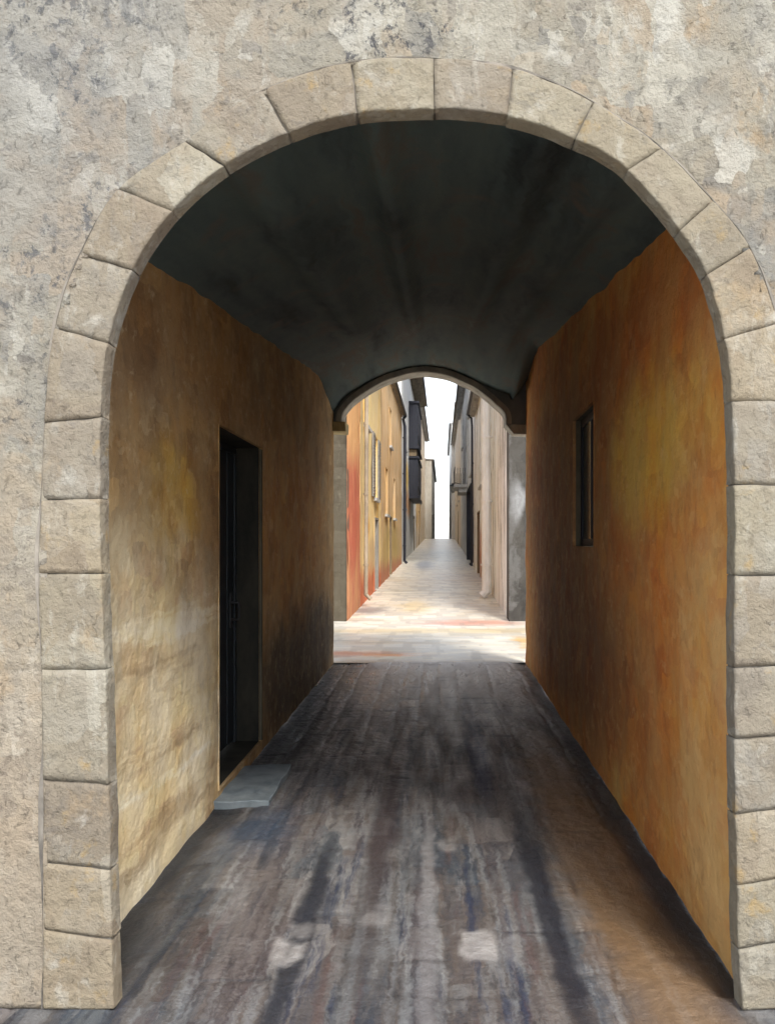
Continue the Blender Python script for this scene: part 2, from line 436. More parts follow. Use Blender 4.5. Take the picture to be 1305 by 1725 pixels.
# a few paler replacement stones among the dark ones (x, y ranges)
PALE = [(-.64, 3.38, -.50, 3.62, 1), (-.60, 3.62, -.50, 3.78, .5), (.10, 3.42, .26, 3.70, 1), (.27, 3.4, .36, 3.66, .35), (-.30, 3.66, -.17, 3.9, .4), (.02, 4.6, .13, 4.85, .45), (-.92, 3.7, -.82, 4.2, .35), (.55, 5.6, .66, 6.0, .3), (-.45, 6.2, -.34, 6.8, .3)]
g = []
for j in range(ny + 1):
    y = 1.4 + (DE - 1.4) * (j / ny) ** 1.25
    row = []
    for i in range(nx + 1):
        x = -3.2 + 6.4 * i / nx
        t, dz, jn = slab(x, y)
        v = bm.verts.new((x, y, dz + .010 * fbm((x, y, 0), 1.3)))
        v[lay] = t; row.append(v); v[jnt] = jn
        xq = x + .03 * fbm((x, y, 1), 7, 5); yq = y + .08 * fbm((x, y, 4), 6, 5)
        for a0, b0, a1, b1, amt in PALE:
            v[pal] = max(v[pal], amt * max(0, min(1, min(xq - a0, a1 - xq) / .02)) * max(0, min(1, min(yq - b0, b1 - yq) / .05)))
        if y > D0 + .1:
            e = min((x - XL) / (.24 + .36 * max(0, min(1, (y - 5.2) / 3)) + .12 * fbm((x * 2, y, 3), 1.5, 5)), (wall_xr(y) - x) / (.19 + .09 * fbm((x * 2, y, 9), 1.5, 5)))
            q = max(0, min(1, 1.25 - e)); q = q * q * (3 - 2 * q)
            v[shade_lay] = q; v.co.z -= .022 * q  # mask of the painted wall-foot shade, dipped slightly
    g.append(row)
for a, b in zip(g, g[1:]):
    for i in range(nx): bm.faces.new((a[i], a[i + 1], b[i + 1], b[i]))
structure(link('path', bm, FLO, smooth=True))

# ------------------------------------------------------------------ front wall and its arch
J = [((207, 1697), (72, 1703)), ((204, 1565), (73, 1567)), ((201, 1450), (73, 1452)), ((199, 1310), (73, 1312)), ((193, 1122), (70, 1128)), ((187, 965), (66, 966)),
     ((185, 842), (70, 843)), ((186, 708), (75, 712)), ((197, 588), (93, 552)), ((238, 467), (137, 427)), ((302, 372), (200, 318)), ((388, 297), (312, 238)),
     ((492, 244), (443, 152)), ((605, 211), (592, 104)), ((732, 203), (730, 98)), ((850, 215), (862, 115)), ((962, 253), (1000, 172)), ((1047, 304), (1113, 250)),
     ((1132, 403), (1200, 338)), ((1177, 475), (1262, 418)), ((1206, 580), (1310, 545)), ((1218, 682), (1330, 675)), ((1222, 818), (1336, 818)), ((1222, 968), (1337, 968)),
     ((1221, 1120), (1337, 1120)), ((1222, 1235), (1337, 1235)), ((1224, 1360), (1338, 1360)), ((1226, 1475), (1340, 1475)), ((1228, 1580), (1341, 1580)), ((1236, 1722), (1346, 1722))]
TH = .085
IN = [P(a[0], a[1], D0 + TH) for a, b in J]; EX = [P(b[0], b[1], D0) for a, b in J]
for L in (IN, EX):
    L[0].z = L[-1].z = 0.0
def cat(L, i, t):
    p0, p1, p2, p3 = L[max(i - 1, 0)], L[i], L[i + 1], L[min(i + 2, len(L) - 1)]
    return .5 * ((2 * p1) + (p2 - p0) * t + (2 * p0 - 5 * p1 + 4 * p2 - p3) * t * t + (3 * p1 - p0 - 3 * p2 + p3) * t ** 3)

def in_poly(x, z, poly):
    c = False; n = len(poly); j = n - 1
    for i in range(n):
        xi, zi = poly[i]; xj, zj = poly[j]
        if (zi > z) != (zj > z) and x < (xj - xi) * (z - zi) / (zj - zi) + xi: c = not c
        j = i
    return c
mid = []
for i in range(len(J) - 1):
    for k in range(4):
        a, b = cat(IN, i, k / 4), cat(EX, i, k / 4)
        mid.append((a.x * .1 + b.x * .9, a.z * .1 + b.z * .9))
mid = [(mid[0][0], -1)] + mid + [(IN[-1].x * .1 + EX[-1].x * .9, -1)]

JT = [0]
def relief(x, z):
    """uneven old masonry under a skim of render"""
    h = .012 * fbm((x, 0, z), 1.7) + .005 * fbm((x, 3, z), 7, 3)
    r = z / .37 + .05 * mn.noise(Vector((x * .9, 5, z)))
    row = math.floor(r); fr = r - row
    c = x / .62 + .5 * (row % 2) + .3 * mn.noise(Vector((row * 7.1, 1, 0))); fc = c - math.floor(c)
    e = min(min(fr, 1 - fr) * .37, min(fc, 1 - fc) * .62)
    vis = max(0, mn.noise(Vector((x * 1.2, 8, z * 1.2))) + .12)
    h -= .010 * vis * max(0, 1 - e / .014)
    jt = vis * max(0, 1 - e / .02)
    if abs(z - 1.158 - .02 * mn.noise(Vector((x * 3, 0, 0)))) < .014 and x < -1.0: h -= .012; jt = .9
    JT[0] = min(1, 1.6 * jt)
    return h
bm = bmesh.new()
X0, X1, Z1, st = -3.2, 3.2, 4.35, .02
nx, nz = round((X1 - X0) / st), round(Z1 / st)
vg = {}; fjt = bm.verts.layers.float.new('joint')
def gv(i, j):
    if (i, j) not in vg:
        x, z = X0 + i * st, j * st
        vg[i, j] = bm.verts.new((x, D0 - relief(x, z), z)); vg[i, j][fjt] = JT[0]
    return vg[i, j]
for i in range(nx):
    for j in range(nz):
        x, z = X0 + (i + .5) * st, (j + .5) * st
        if abs(x) < 1.5 and z < 3.3 and in_poly(x, z, mid): continue
        bm.faces.new((gv(i, j), gv(i + 1, j), gv(i + 1, j + 1), gv(i, j + 1)))
fw = link('front_wall', bm, FAC, smooth=True)
sm = fw.modifiers.new('thick', 'SOLIDIFY'); sm.thickness = .12; sm.offset = -1 if fw.data.polygons[0].normal.y < 0 else 1
tag(fw, 'weathered grey-beige rendered stone wall around the big round-headed archway', 'wall')

arch = empty('stone_arch', 'big rounded arch of pale cut stone blocks framing the dark passage entrance', 'arch', (0, D0, 0))
bm = bmesh.new(); rows = []
for i in range(len(J) - 1):
    for k in range(6):
        a, b = cat(IN, i, k / 6), cat(EX, i, k / 6)
        rows.append([bm.verts.new(Vector((p.x, y, p.z))) for p, y in ((a.lerp(b, .03), D0 + TH - .004), (a.lerp(b, .03), D0 + .006), (a.lerp(b, .99), D0 + .006), (a.lerp(b, .99), D0 + TH - .004))])
for a, b in zip(rows, rows[1:]):
    for i in range(3): bm.faces.new((a[i], a[i + 1], b[i + 1], b[i]))
link('mortar', bm, MOR, arch)
bm = bmesh.new(); rows = []
for i in range(len(J) - 1):
    for k in range(10):
        a, b = cat(IN, i, k / 10), cat(EX, i, k / 10)
        p = a.lerp(b, 1.0); q = a.lerp(b, 1.0 + max(-.02, .02 + .09 * mn.noise(Vector((b.x * 2.3, 4, b.z * 2.3)))))
        p = p.lerp(q, -.15)
        rows.append([bm.verts.new(Vector((c.x, D0 - relief(c.x, c.z) + dy, c.z))) for c, dy in ((p, .02), (p, -.003), (q, -.002), (q, .02))])
for a, b in zip(rows, rows[1:]):
    for i in range(3): bm.faces.new((a[i], a[i + 1], b[i + 1], b[i]))
link('pointing', bm, MOR, arch)
rs = random.Random(8)
for i in range(len(J) - 1):
    n_u = 16; jam = i < 7 or i > 20
    L = (IN[i] - IN[i + 1]).length; gap = rs.choice((.0006, .001, .0016, .003)) / L
    pr = .006 + rs.uniform(-.003, .004); seed = i * 3.7
    bm = bmesh.new(); g = []
    for u in range(-1, n_u + 2):
        uu = min(max(u, 0), n_u) / n_u
        t = gap + (1 - 2 * gap) * uu
        a, b = cat(IN, i, t), cat(EX, i, t)
        row = []
        for q, (vv, dy) in enumerate([(0, TH), (0, TH * .66), (0, .006), (.008, .001), (.05, 0), (.16, 0), (.28, 0), (.40, 0), (.52, 0), (.64, 0), (.76, 0), (.88, 0), (.955, 0), (.985, .002), (1.0, .008), (1.0, .06)]):
            p = a.lerp(b, vv)
            # chipped, slightly crooked edges
            w = .0035 * mn.noise(Vector((p.x * 14, seed, p.z * 14)))
            dist_e = min(uu, 1 - uu) * L
            yy = D0 - pr + dy
            if dy < .005: yy += -.0035 * fbm((p.x, seed, p.z), 6, 4) - .002 * fbm((p.x, seed, p.z), 22, 3)
            rd = max(0, 1 - dist_e / .004)
            if dy < .012: yy += .004 * rd * (1 + .8 * mn.noise(Vector((p.x * 20, 2 + seed, p.z * 20))))
            if u in (-1, n_u + 1): yy = max(yy + .03, D0 + .03) if dy < .03 else yy
            row.append(bm.verts.new((p.x + w, yy, p.z + w)))
        g.append(row)
    for a, b in zip(g, g[1:]):
        for k in range(15): bm.faces.new((a[k], a[k + 1], b[k + 1], b[k]))
    link('jamb_block' if jam else 'voussoir', bm, STO, arch, smooth=True)

# ------------------------------------------------------------------ walls with openings
def wall_sheet(bm, A, B, out, z0, z1, openings=(), step=.08, amp=.006, depth=.2, freq=3.0, lay=None):
    A, B, out = Vector(A), Vector(B), Vector(out)
    L = (B - A).length; d = (B - A) / L
    def cuts(a, b, extra, st):
        e = sorted({round(x, 4) for x in [a, b] + [x for x in extra if a < x < b]}); r = []
        for p, q in zip(e, e[1:]):
            n = max(1, math.ceil((q - p) / st)); r += [p + (q - p) * k / n for k in range(n)]
        return r + [b]
    S = cuts(0, L, [x for o in openings for x in o[:2]], step); Z = cuts(z0, z1, [x for o in openings for x in o[2:4]], step)
    vg = {}
    def W(s, o, z): 
        p = A + d * s + out * o; return Vector((p.x, p.y, z))
    def v(i, j):
        if (i, j) not in vg:
            p = W(S[i], 0, Z[j]); vg[i, j] = bm.verts.new(p + out * (amp * fbm(p, freq, 4)))
        return vg[i, j]
    for i in range(len(S) - 1):
        for j in range(len(Z) - 1):
            s, z = (S[i] + S[i + 1]) / 2, (Z[j] + Z[j + 1]) / 2
            if any(o[0] < s < o[1] and o[2] < z < o[3] for o in openings): continue
            bm.faces.new((v(i, j), v(i + 1, j), v(i + 1, j + 1), v(i, j + 1)))
    for o in openings:
        a, b, p, q = o[:4]; dp = o[4] if len(o) > 4 else depth
        f = amp * .6
        quad(bm, W(a, f, p), W(a, -dp, p), W(a, -dp, q), W(a, f, q)); quad(bm, W(b, f, p), W(b, f, q), W(b, -dp, q), W(b, -dp, p))
        quad(bm, W(a, f, q), W(a, -dp, q), W(b, -dp, q), W(b, f, q)); quad(bm, W(a, f, p), W(b, f, p), W(b, -dp, p), W(a, -dp, p))
    return W

# left wall with the dark doorway
DN, DF = 3.46 * H, 4.33 * H
DREV = m_plain('door_reveal_paint', (.010, .011, .010), (.040, .036, .026), .8, .25, 5)
wl = empty('passage_wall', 'ochre-brown plastered passage wall, cream and sunlit near its foot, with a tall dark doorway', 'wall', (XL, D0 + TH, 0), 'walls of the passage')
bm = bmesh.new(); ya = D0 + TH - .02
W = wall_sheet(bm, (XL, ya, 0), (XL, DE, 0), (1, 0, 0), -.02, 4.25, [(DN - ya, DF - ya, 0.06, 2.34, .02)], .05, .010)
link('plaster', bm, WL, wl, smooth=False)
s0, s1 = DN - ya, DF - ya
bm = bmesh.new()          # deep stone reveal behind the plaster edge
for a, b, c, e in ((s0, s0, .06, 2.34), (s1, s1, .06, 2.34)):
    quad(bm, W(a, -.02, c), W(a, -.30, c), W(a, -.30, e), W(a, -.02, e))
quad(bm, W(s0, -.02, 2.34), W(s0, -.30, 2.34), W(s1, -.30, 2.34), W(s1, -.02, 2.34))
quad(bm, W(s0, -.02, .06), W(s0, -.30, .06), W(s1, -.30, .06), W(s1, -.02, .06))
bm2 = bm
link('door_reveal', bm2, DREV, wl)
bm = bmesh.new()
box(bm, W, s1 - .022, s1 + .012, -.015, .008, .07, 2.33, .003)
link('corner_bead', bevelled(bm, .004), REV, wl)
bm = bmesh.new()
nb = 6
for k in range(nb):
    a = s0 + .05 + (s1 - s0 - .1) * k / nb; b = s0 + .05 + (s1 - s0 - .1) * (k + 1) / nb - .006
    box(bm, W, a, b, -.25, -.205 + rs.uniform(-.004, .004), .08, 2.28)
door = link('door', bevelled(bm, .004, 1), DARK, wl)
bm = bmesh.new()
box(bm, W, s0 + .001, s0 + .055, -.26, -.19, .062, 2.335); box(bm, W, s1 - .055, s1 - .001, -.26, -.19, .062, 2.335); box(bm, W, s0 + .056, s1 - .056, -.26, -.19, 2.285, 2.335)
link('door_frame', bevelled(bm, .005, 1), DARK, wl)
bm = bmesh.new()
sh = s1 - .16
tube(bm, [W(sh, -.205, 1.02), W(sh, -.15, 1.02), W(sh, -.14, 1.03), W(sh, -.14, 1.14), W(sh, -.15, 1.15), W(sh, -.205, 1.15)], .010, 8)
box(bm, W, sh - .03, sh + .03, -.204, -.196, .96, 1.22)
h_ = link('handle', bm, IRON, wl); h_.parent = door; h_.location = (0, 0, 0)
for o in (h_,): o.matrix_parent_inverse.identity()

bm = bmesh.new()
def WI(s, o, z): return Vector((o, s, z))
box(bm, WI, 3.40 * H, 3.95 * H, XL - .03, XL + .33, -.03, .026, .006)
bmesh.ops.subdivide_edges(bm, edges=bm.edges[:], cuts=6, use_grid_fill=True)
for v in bm.verts:
    v.co += Vector((.010 * fbm(v.co, 4), .010 * fbm(v.co + Vector((5, 5, 5)), 4), .008 * fbm(v.co + Vector((9, 1, 4)), 5)))
o = link('doorstep', bm, SILL, smooth=False)
bv = o.modifiers.new('soft', 'BEVEL'); bv.width = .012; bv.segments = 2; bv.limit_method = 'ANGLE'
tag(o, 'low blue-grey stone step in front of the tall dark doorway', 'step')

# right wall with the slit window
wr = empty('passage_wall', 'orange and rust plastered passage wall with a narrow dark slit window', 'wall', (wall_xr(D0), D0 + TH, 0), 'walls of the passage')
A = Vector((wall_xr(ya), ya, 0)); B = Vector((wall_xr(DE), DE, 0)); d_ = (B - A).normalized(); out = Vector((-d_.y, d_.x, 0))
w0, w1 = 4.02 * H - ya, 4.68 * H - ya; za, zb = P(0, 921, 4.1 * H).z, P(0, 680, 4.1 * H).z
bm = bmesh.new()
W = wall_sheet(bm, A, B, out, -.02, 4.25, [(w0, w1, za, zb, .02)], .05, .010)
link('plaster', bm, WR, wr)
bm = bmesh.new()
for a in (w0, w1): quad(bm, W(a, -.02, za), W(a, -.12, za), W(a, -.12, zb), W(a, -.02, zb))
for c in (za, zb): quad(bm, W(w0, -.02, c), W(w0, -.12, c), W(w1, -.12, c), W(w1, -.02, c))
link('window_reveal', bm, REV, wr)
bm = bmesh.new()
for a, b, c, e in ((w0 + .002, w0 + .06, za + .002, zb - .002), (w1 - .06, w1 - .002, za + .002, zb - .002), (w0 + .061, w1 - .061, zb - .06, zb - .002), (w0 + .061, w1 - .061, za + .002, za + .06), ((w0 + w1) / 2 - .02, (w0 + w1) / 2 + .02, za + .061, zb - .061)):
    box(bm, W, a, b, -.085, -.06, c, e)
wi = link('window', bevelled(bm, .004, 1), BSH, wr)
bm = bmesh.new(); box(bm, W, w0 + .055, w1 - .055, -.08, -.07, za + .055, zb - .055)
pn = link('pane', bm, GLA, wr); pn.parent = wi; pn.location = (0, 0, 0)

# vault: springs from both walls and climbs away from the entrance, with soft folds in the render
def spring(y):
    d = y / H
    return H * (1 + .733 + .105 * (d - 1.91)), H * (1 + .835 + .125 * (d - 1.91))
C = [(576, 712), (581, 694), (600, 673), (640, 648), (682, 633), (715, 629), (750, 633), (790, 650), (824, 673), (847, 697), (851, 716)]
CI = [P(x, y, DE) for x, y in C]
n_ = len(CI); inner, outer = [], []
for i in range(n_ - 1):
    for k in range(6):
        inner.append(cat(CI, i, k / 6))
inner.append(CI[-1])
for i, p in enumerate(inner):
    t = (inner[min(i + 1, len(inner) - 1)] - inner[max(i - 1, 0)]).normalized()
    outer.append(p + Vector((-t.z, 0, t.x)) * .08)
def ring_top(x):
    """height of the end arch's outer edge over x"""
    if x <= outer[0].x: return outer[0].z
    for p, q in zip(outer, outer[1:]):
        if p.x <= x <= q.x and q.x > p.x: return p.z + (q.z - p.z) * (x - p.x) / (q.x - p.x)
    return outer[-1].z
bm = bmesh.new(); g = []
for j in range(141):
    y = D0 + TH - .02 + (DE - D0 - TH + .27) * j / 140
    k = (y - D0) / (DE - D0); a, b = spring(y); x0, x1 = XL - .04, wall_xr(y) + .04
    cr = H * (.30 - .20 * min(k, 1))
    row = []
    for i in range(61):
        u = -1 + 2 * i / 60
        z = a + (b - a) * (u + 1) / 2 + cr * (1 - abs(u) ** 2.3)
        fold = sum(c * math.exp(-((u - p - q * (1 - k)) / w) ** 2) for p, q, w, c in ((-.42, -.12, .10, .05), (-.08, -.03, .06, .045), (.30, .16, .09, .05), (.62, .1, .07, .03)))
        x = x0 + (x1 - x0) * i / 60
        z += -1.8 * fold * min(1, (1 - abs(u)) * 5) * min(1, 4 * (1 - k) + .0) + .02 * fbm((x, y, z), 1.3)
        kk = max(0, min(1, (k - .5 - .32 * abs(u) ** 3) / (.5 - .32 * abs(u) ** 3))); kk = kk * kk * (3 - 2 * kk)
        z += (ring_top(x) + .012 - z) * kk * (1 - .25 * u * u if u < 0 else 1 - .75 * u ** 4)
        row.append(bm.verts.new((x, y, z)))
    g.append(row)
for a, b in zip(g, g[1:]):
    for i in range(60): bm.faces.new((a[i], a[i + 1], b[i + 1], b[i]))
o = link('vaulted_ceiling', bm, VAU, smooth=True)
so = o.modifiers.new('thick', 'SOLIDIFY'); so.thickness = .1; so.offset = 1
tag(o, 'dark sooty barrel vault over the passage, with soft lengthwise folds', 'ceiling')

# arch at the far mouth of the passage
fa = empty('end_arch', 'small dark stone arch at the far mouth of the passage, opening on the bright street', 'arch', (0, DE, 0))
bm = bmesh.new(); g = []
for a, b in zip(inner, outer):
    w = .012 * mn.noise(a * 4)
    g.append([bm.verts.new((p.x + w, y, p.z + w)) for p, y in ((a, DE + .30), (a, DE - .05), (a.lerp(b, .12), DE - .065), (b, DE - .06), (b, DE + .30))])
for a, b in zip(g, g[1:]):
    for k in range(4): bm.faces.new((a[k], a[k + 1], b[k + 1], b[k]))
bm.faces.new(g[0]); bm.faces.new(g[-1])
link('arch_ring', bm, RIBM, fa, smooth=False)
bm = bmesh.new(); g = []           # spandrel between the ring and the vault
pts = [(a.lerp(b, .6)) for a, b in zip(inner, outer)]
for i, p in enumerate(pts):
    k = i / (len(pts) - 1)
    top = max(p.z + .05, 4.4)
    g.append([bm.verts.new((p.x, y, z)) for y, z in ((DE - .01, p.z), (DE - .01, top), (DE + .25, top), (DE + .25, p.z))])
for a, b in zip(g, g[1:]):
    for k in range(4): bm.faces.new((a[k], a[(k + 1) % 4], b[(k + 1) % 4], b[k]))
bm.faces.new(g[0]); bm.faces.new(g[-1])
def WX(s, o, z): return Vector((s, o, z))
box(bm, WX, XL - .3, pts[0].x, DE - .012, DE + .25, pts[0].z + .0, 4.39)
box(bm, WX, pts[-1].x, wall_xr(DE) + .3, DE - .012, DE + .25, pts[-1].z + .0, 4.39)
link('spandrel', bm, SPA, fa)
bm = bmesh.new()
zc = pts[0].z
box(bm, WX, XL - .05, P(583, 0, DE).x, DE - .09, DE + .29, P(0, 728, DE).z, zc - .003, .01)
link('corbel', bevelled(bm, .012), COR, fa)
bm = bmesh.new()
zc = pts[-1].z
box(bm, WX, P(851, 0, DE).x, wall_xr(DE) + .06, DE - .07, DE + .29, P(0, 732, DE).z, zc - .003, .01)
for v in bm.verts:
    if v.co.z < zc - .1: v.co.x += .10 * (v.co.x < wall_xr(DE) - .05)
link('corbel', bevelled(bm, .012), RIBM, fa)

# ------------------------------------------------------------------ houses of the street
def window(par, W, s0, s1, z0, z1, dep=.16, frame=FRM, glass=GLA, bars=1, sill=True, shutters=None):
    bm = bmesh.new(); t = .07
    for a, b, c, e in ((s0 + .002, s0 + t, z0 + .002, z1 - .002), (s1 - t, s1 - .002, z0 + .002, z1 - .002), (s0 + t + .001, s1 - t - .001, z1 - t, z1 - .002), (s0 + t + .001, s1 - t - .001, z0 + .002, z0 + t)):
        box(bm, W, a, b, -dep, -dep + .06, c, e)
    m = (s0 + s1) / 2
    if bars:
        box(bm, W, m - .03, m + .03, -dep + .003, -dep + .057, z0 + t + .001, z1 - t - .001)
    w = link('window', bm, frame, par)
    bm = bmesh.new(); box(bm, W, s0 + t - .01, s1 - t + .01, -dep + .012, -dep + .024, z0 + t - .01, z1 - t + .01)
    p = link('pane', bm, glass, par); p.parent = w; p.location = (0, 0, 0)
    if sill:
        bm = bmesh.new(); box(bm, W, s0 - .08, s1 + .08, .004, .10, z0 - .09, z0 - .004)
        p = link('sill', bm, GTIL, par); p.parent = w; p.location = (0, 0, 0)
    if shutters:
        for a, b in ((s0 - (s1 - s0) / 2, s0 - .01), (s1 + .01, s1 + (s1 - s0) / 2)):
            bm = bmesh.new(); box(bm, W, a, b, .02, .06, z0, z1)
            k = z0 + .08
            while k < z1 - .1:
                box(bm, W, a + .05, b - .05, .061, .075, k, k + .05); k += .09
            link('shutter', bm, shutters, par)
    return w


def house(name, label, left, d0, d1, zt, mat, wins=(), doors=(), eave=.45, roofm=TILE, pipe=None, front=None, bands=(), group='houses along the street', amp=.03):
    d0 *= H; d1 *= H
    f = xl if left else xr; sx = 1 if left else -1
    A = Vector((f(d0), d0, 0)); B = Vector((f(d1), d1, 0)); L = (B - A).length; d = (B - A) / L
    out = Vector((d.y, -d.x, 0)) * sx
    e = empty(name, label, 'house', (A.x, A.y, gz(d0)), group)
    ops = [(w['s'][0] * L, w['s'][1] * L, w['z'][0], w['z'][1], w.get('dep', .16) + .06) for w in wins]
    dop = [(q['s'][0] * L, q['s'][1] * L, gz(d0 + q['s'][0] * L) + .02, q['z'], .25) for q in doors]
    bm = bmesh.new()
    z0 = min(gz(d0), gz(d1)) - .1
    W = wall_sheet(bm, A, B, out, z0, zt, ops + dop, .35, amp, .2, 1.2)
    back = -out * 6
    C0, C1 = A + back, B + back
    # camera-side end wall, far end and back
    wall_sheet(bm, C0, A, Vector((0, -1, 0)), z0, zt, (), .4, amp, .2, 1.2)
    quad(bm, (B.x, B.y, z0), (C1.x, C1.y, z0), (C1.x, C1.y, zt), (B.x, B.y, zt)); quad(bm, (C0.x, C0.y, z0), (C1.x, C1.y, z0), (C1.x, C1.y, zt), (C0.x, C0.y, zt))
    link('wall', bm, mat, e)
    if eave:
        bm = bmesh.new()
        nsl = max(3, int(L / .22))
        for k in range(nsl):          # courses of half-round tiles running up the slope
            a = -.15 + (L + .15) * k / nsl; b = -.15 + (L + .15) * (k + 1) / nsl - .01
            v = []
            for s in (a, (a + b) / 2, b):
                up = .07 if s not in (a, b) else 0
                v.append([bm.verts.new(W(s, o, z)) for o, z in ((eave, zt + up + .06), (-6.2, zt + .5 + up), (-6.2, zt + .35), (eave, zt - .0))])
            for p, q in zip(v, v[1:]):
                for i in range(4): bm.faces.new((p[i], p[(i + 1) % 4], q[(i + 1) % 4], q[i]))
            bm.faces.new(v[0]); bm.faces.new(v[-1])
        k = .1
        while k < L:
            box(bm, W, k, k + .09, .04, eave - .06, zt - .14, zt - .012); k += .7
        rf = link('roof', bm, roofm, e)
        bm = bmesh.new()
        tube(bm, [W(-.1, eave + .05, zt + .0), W(L - .05, eave + .05, zt - .02)], .055, 8)
        p = link('rain_gutter', bm, IRON, e); p.parent = rf; p.location = (0, 0, 0)
    for w in wins:
        window(e, W, w['s'][0] * L, w['s'][1] * L, w['z'][0], w['z'][1], w.get('dep', .16), w.get('frame', FRM), w.get('glass', GLA), 1, w.get('sill', True), w.get('sh'))
    for q in doors:
        a, b, c, zz = q['s'][0] * L, q['s'][1] * L, gz(d0 + q['s'][0] * L) + .02, q['z']
        bm = bmesh.new(); n = max(2, round((b - a) / .3))
        for k in range(n):
            box(bm, W, a + .05 + (b - a - .1) * k / n, a + .05 + (b - a - .1) * (k + 1) / n - .012, -.2, -.14, c, zz - .06)
        dd = link('door', bm, q['mat'], e)
        bm = bmesh.new(); box(bm, W, a + .001, a + .06, -.22, q.get('fo', .03), c - .02, zz - .001); box(bm, W, b - .06, b - .001, -.22, q.get('fo', .03), c - .02, zz - .001); box(bm, W, a + .061, b - .061, -.22, q.get('fo', .03), zz - .061, zz - .001)
        fr = link('frame', bm, q.get('frame', BRO), e); fr.parent = dd; fr.location = (0, 0, 0)
        bm = bmesh.new(); tube(bm, [W(b - .2, -.14, c + 1.0), W(b - .2, -.09, c + 1.0), W(b - .2, -.09, c + 1.12), W(b - .2, -.14, c + 1.12)], .015, 6)
        fr = link('handle', bm, IRON, e); fr.parent = dd; fr.location = (0, 0, 0)
    if pipe:
        for s, r, m, z1 in pipe:
            s *= L
            bm = bmesh.new(); g0 = gz(d0 + s)
            tube(bm, [W(s, eave + .03, zt - .05), W(s, eave * .6, zt - .2), W(s, .10 + r, zt - .55), W(s, .08 + r, z1 + .5), W(s, .08 + r, z1 + .12), W(s, .2 + r, z1 + .0)], r, 10)
            k = z1 + .8
            while k < zt - .8:
                tube(bm, [W(s, .08 + r, k), W(s, .08 + r, k + .05)], r * 1.25, 10); k += 1.7
            link('downpipe', bm, m, e)
    for z0b, z1b, o, m, nm in bands:
        bm = bmesh.new(); box(bm, W, -.03, L + .0, .012, o, z0b, z1b); link(nm, bm, m, e)
    return e, W, L


TER = m_plaster('terracotta_plaster', [(.42, .22, .10), (.50, .24, .11), (.40, .14, .08), (.56, .32, .15)], [((-1.7, 19.5, 2.3), (2, 1.5, 1.3), (.42, .105, .06)), ((-1.7, 19.5, 4.5), (2, 2, 1.0), (.62, .34, .14))], .3)
YEL = m_plaster('yellow_plaster', [(.70, .42, .13), (.78, .52, .18), (.74, .56, .30), (.80, .60, .28), (.66, .36, .11)], [((-1.6, 23, 2.0), (1, .8, .55), (.80, .38, .04)), ((-1.6, 25.5, 1.2), (1, 1.6, .5), (.58, .40, .22))], .35, (.85, (.50, .12, .06)))
TAN = m_plaster('tan_plaster', [(.56, .36, .17), (.60, .42, .24), (.64, .40, .18), (.55, .45, .32)], [((-1.3, 34, 1.2), (1, 6, 1.4), (.46, .34, .13))], .45, (.9, (.40, .16, .10)))
WHI = m_plaster('white_plaster', [(.66, .64, .60), (.74, .73, .70), (.62, .61, .59), (.76, .74, .70)], [((-1.0, 48, 5.2), (1.2, 3, .9), (.78, .52, .12)), ((-1.0, 50, 3.8), (1.2, 4, .7), (.62, .32, .14))], .35)
BEI = m_plaster('beige_plaster', [(.62, .52, .38), (.70, .63, .52), (.58, .44, .30), (.72, .68, .60)], [((-.7, 70, 4), (2, 8, 1.5), (.66, .44, .20))], .5)
CRE = m_plaster('cream_plaster', [(.36, .35, .28), (.76, .77, .72), (.80, .82, .82), (.56, .49, .35), (.78, .80, .77)], [((1.7, 21, 2.2), (.6, 1.6, 3), (.74, .72, .68)), ((1.8, 31, 1.2), (.6, 2.0, 1.1), (.55, .22, .11))], .6)
GRY = m_plaster('grey_plaster', [(.44, .44, .43), (.76, .75, .72), (.50, .49, .47), (.80, .79, .74)], [((2.1, 42, 2.0), (.8, 4, 1.5), (.32, .32, .35))], .6)
PAL = m_plaster('pale_plaster', [(.66, .64, .58), (.74, .72, .68), (.68, .58, .44), (.76, .75, .72)], [], .35)
SAN = m_plaster('sandy_plaster', [(.34, .31, .25), (.44, .41, .36), (.38, .33, .25)], [], .3)
RUB = m_plaster('rubble_stone', [(.025, .024, .022), (.07, .064, .056), (.045, .038, .03), (.11, .106, .10)], [((1.7, 18.3, 2.5), (.16, 1, .4), (.26, .26, .26))], .6)
LST = m_plaster('brown_stone', [(.045, .038, .027), (.09, .075, .052), (.062, .05, .034), (.15, .13, .095)], [], .6)

house('terracotta_house', 'narrow terracotta house, first on the side of the yellow front', True, 11.52, 13.26, 7.4, TER, eave=.3)
house('yellow_house', 'yellow-orange house with grey shuttered window and red foot', True, 13.27, 17.64, 7.0, YEL,
      wins=[dict(s=(.58, .78), z=(2.9, 4.7), sh=GSH, frame=GSH), dict(s=(.15, .33), z=(4.6, 6.2), frame=FRM)], doors=[dict(s=(.62, .82), z=2.35, mat=GSH, frame=GSH)], eave=.3, pipe=[(.02, .05, TILE, .25)])
house('tan_house', 'tan house with a dark downpipe at its far corner', True, 17.66, 26.4, 7.65, TAN,
      wins=[dict(s=(.15, .24), z=(2.6, 4.2), frame=BRO), dict(s=(.5, .59), z=(2.6, 4.2), frame=BRO), dict(s=(.32, .40), z=(5.2, 6.6), frame=BRO)],
      doors=[dict(s=(.30, .40), z=2.6, mat=BRO)], eave=.16, pipe=[(.985, .07, BSH, .65)])
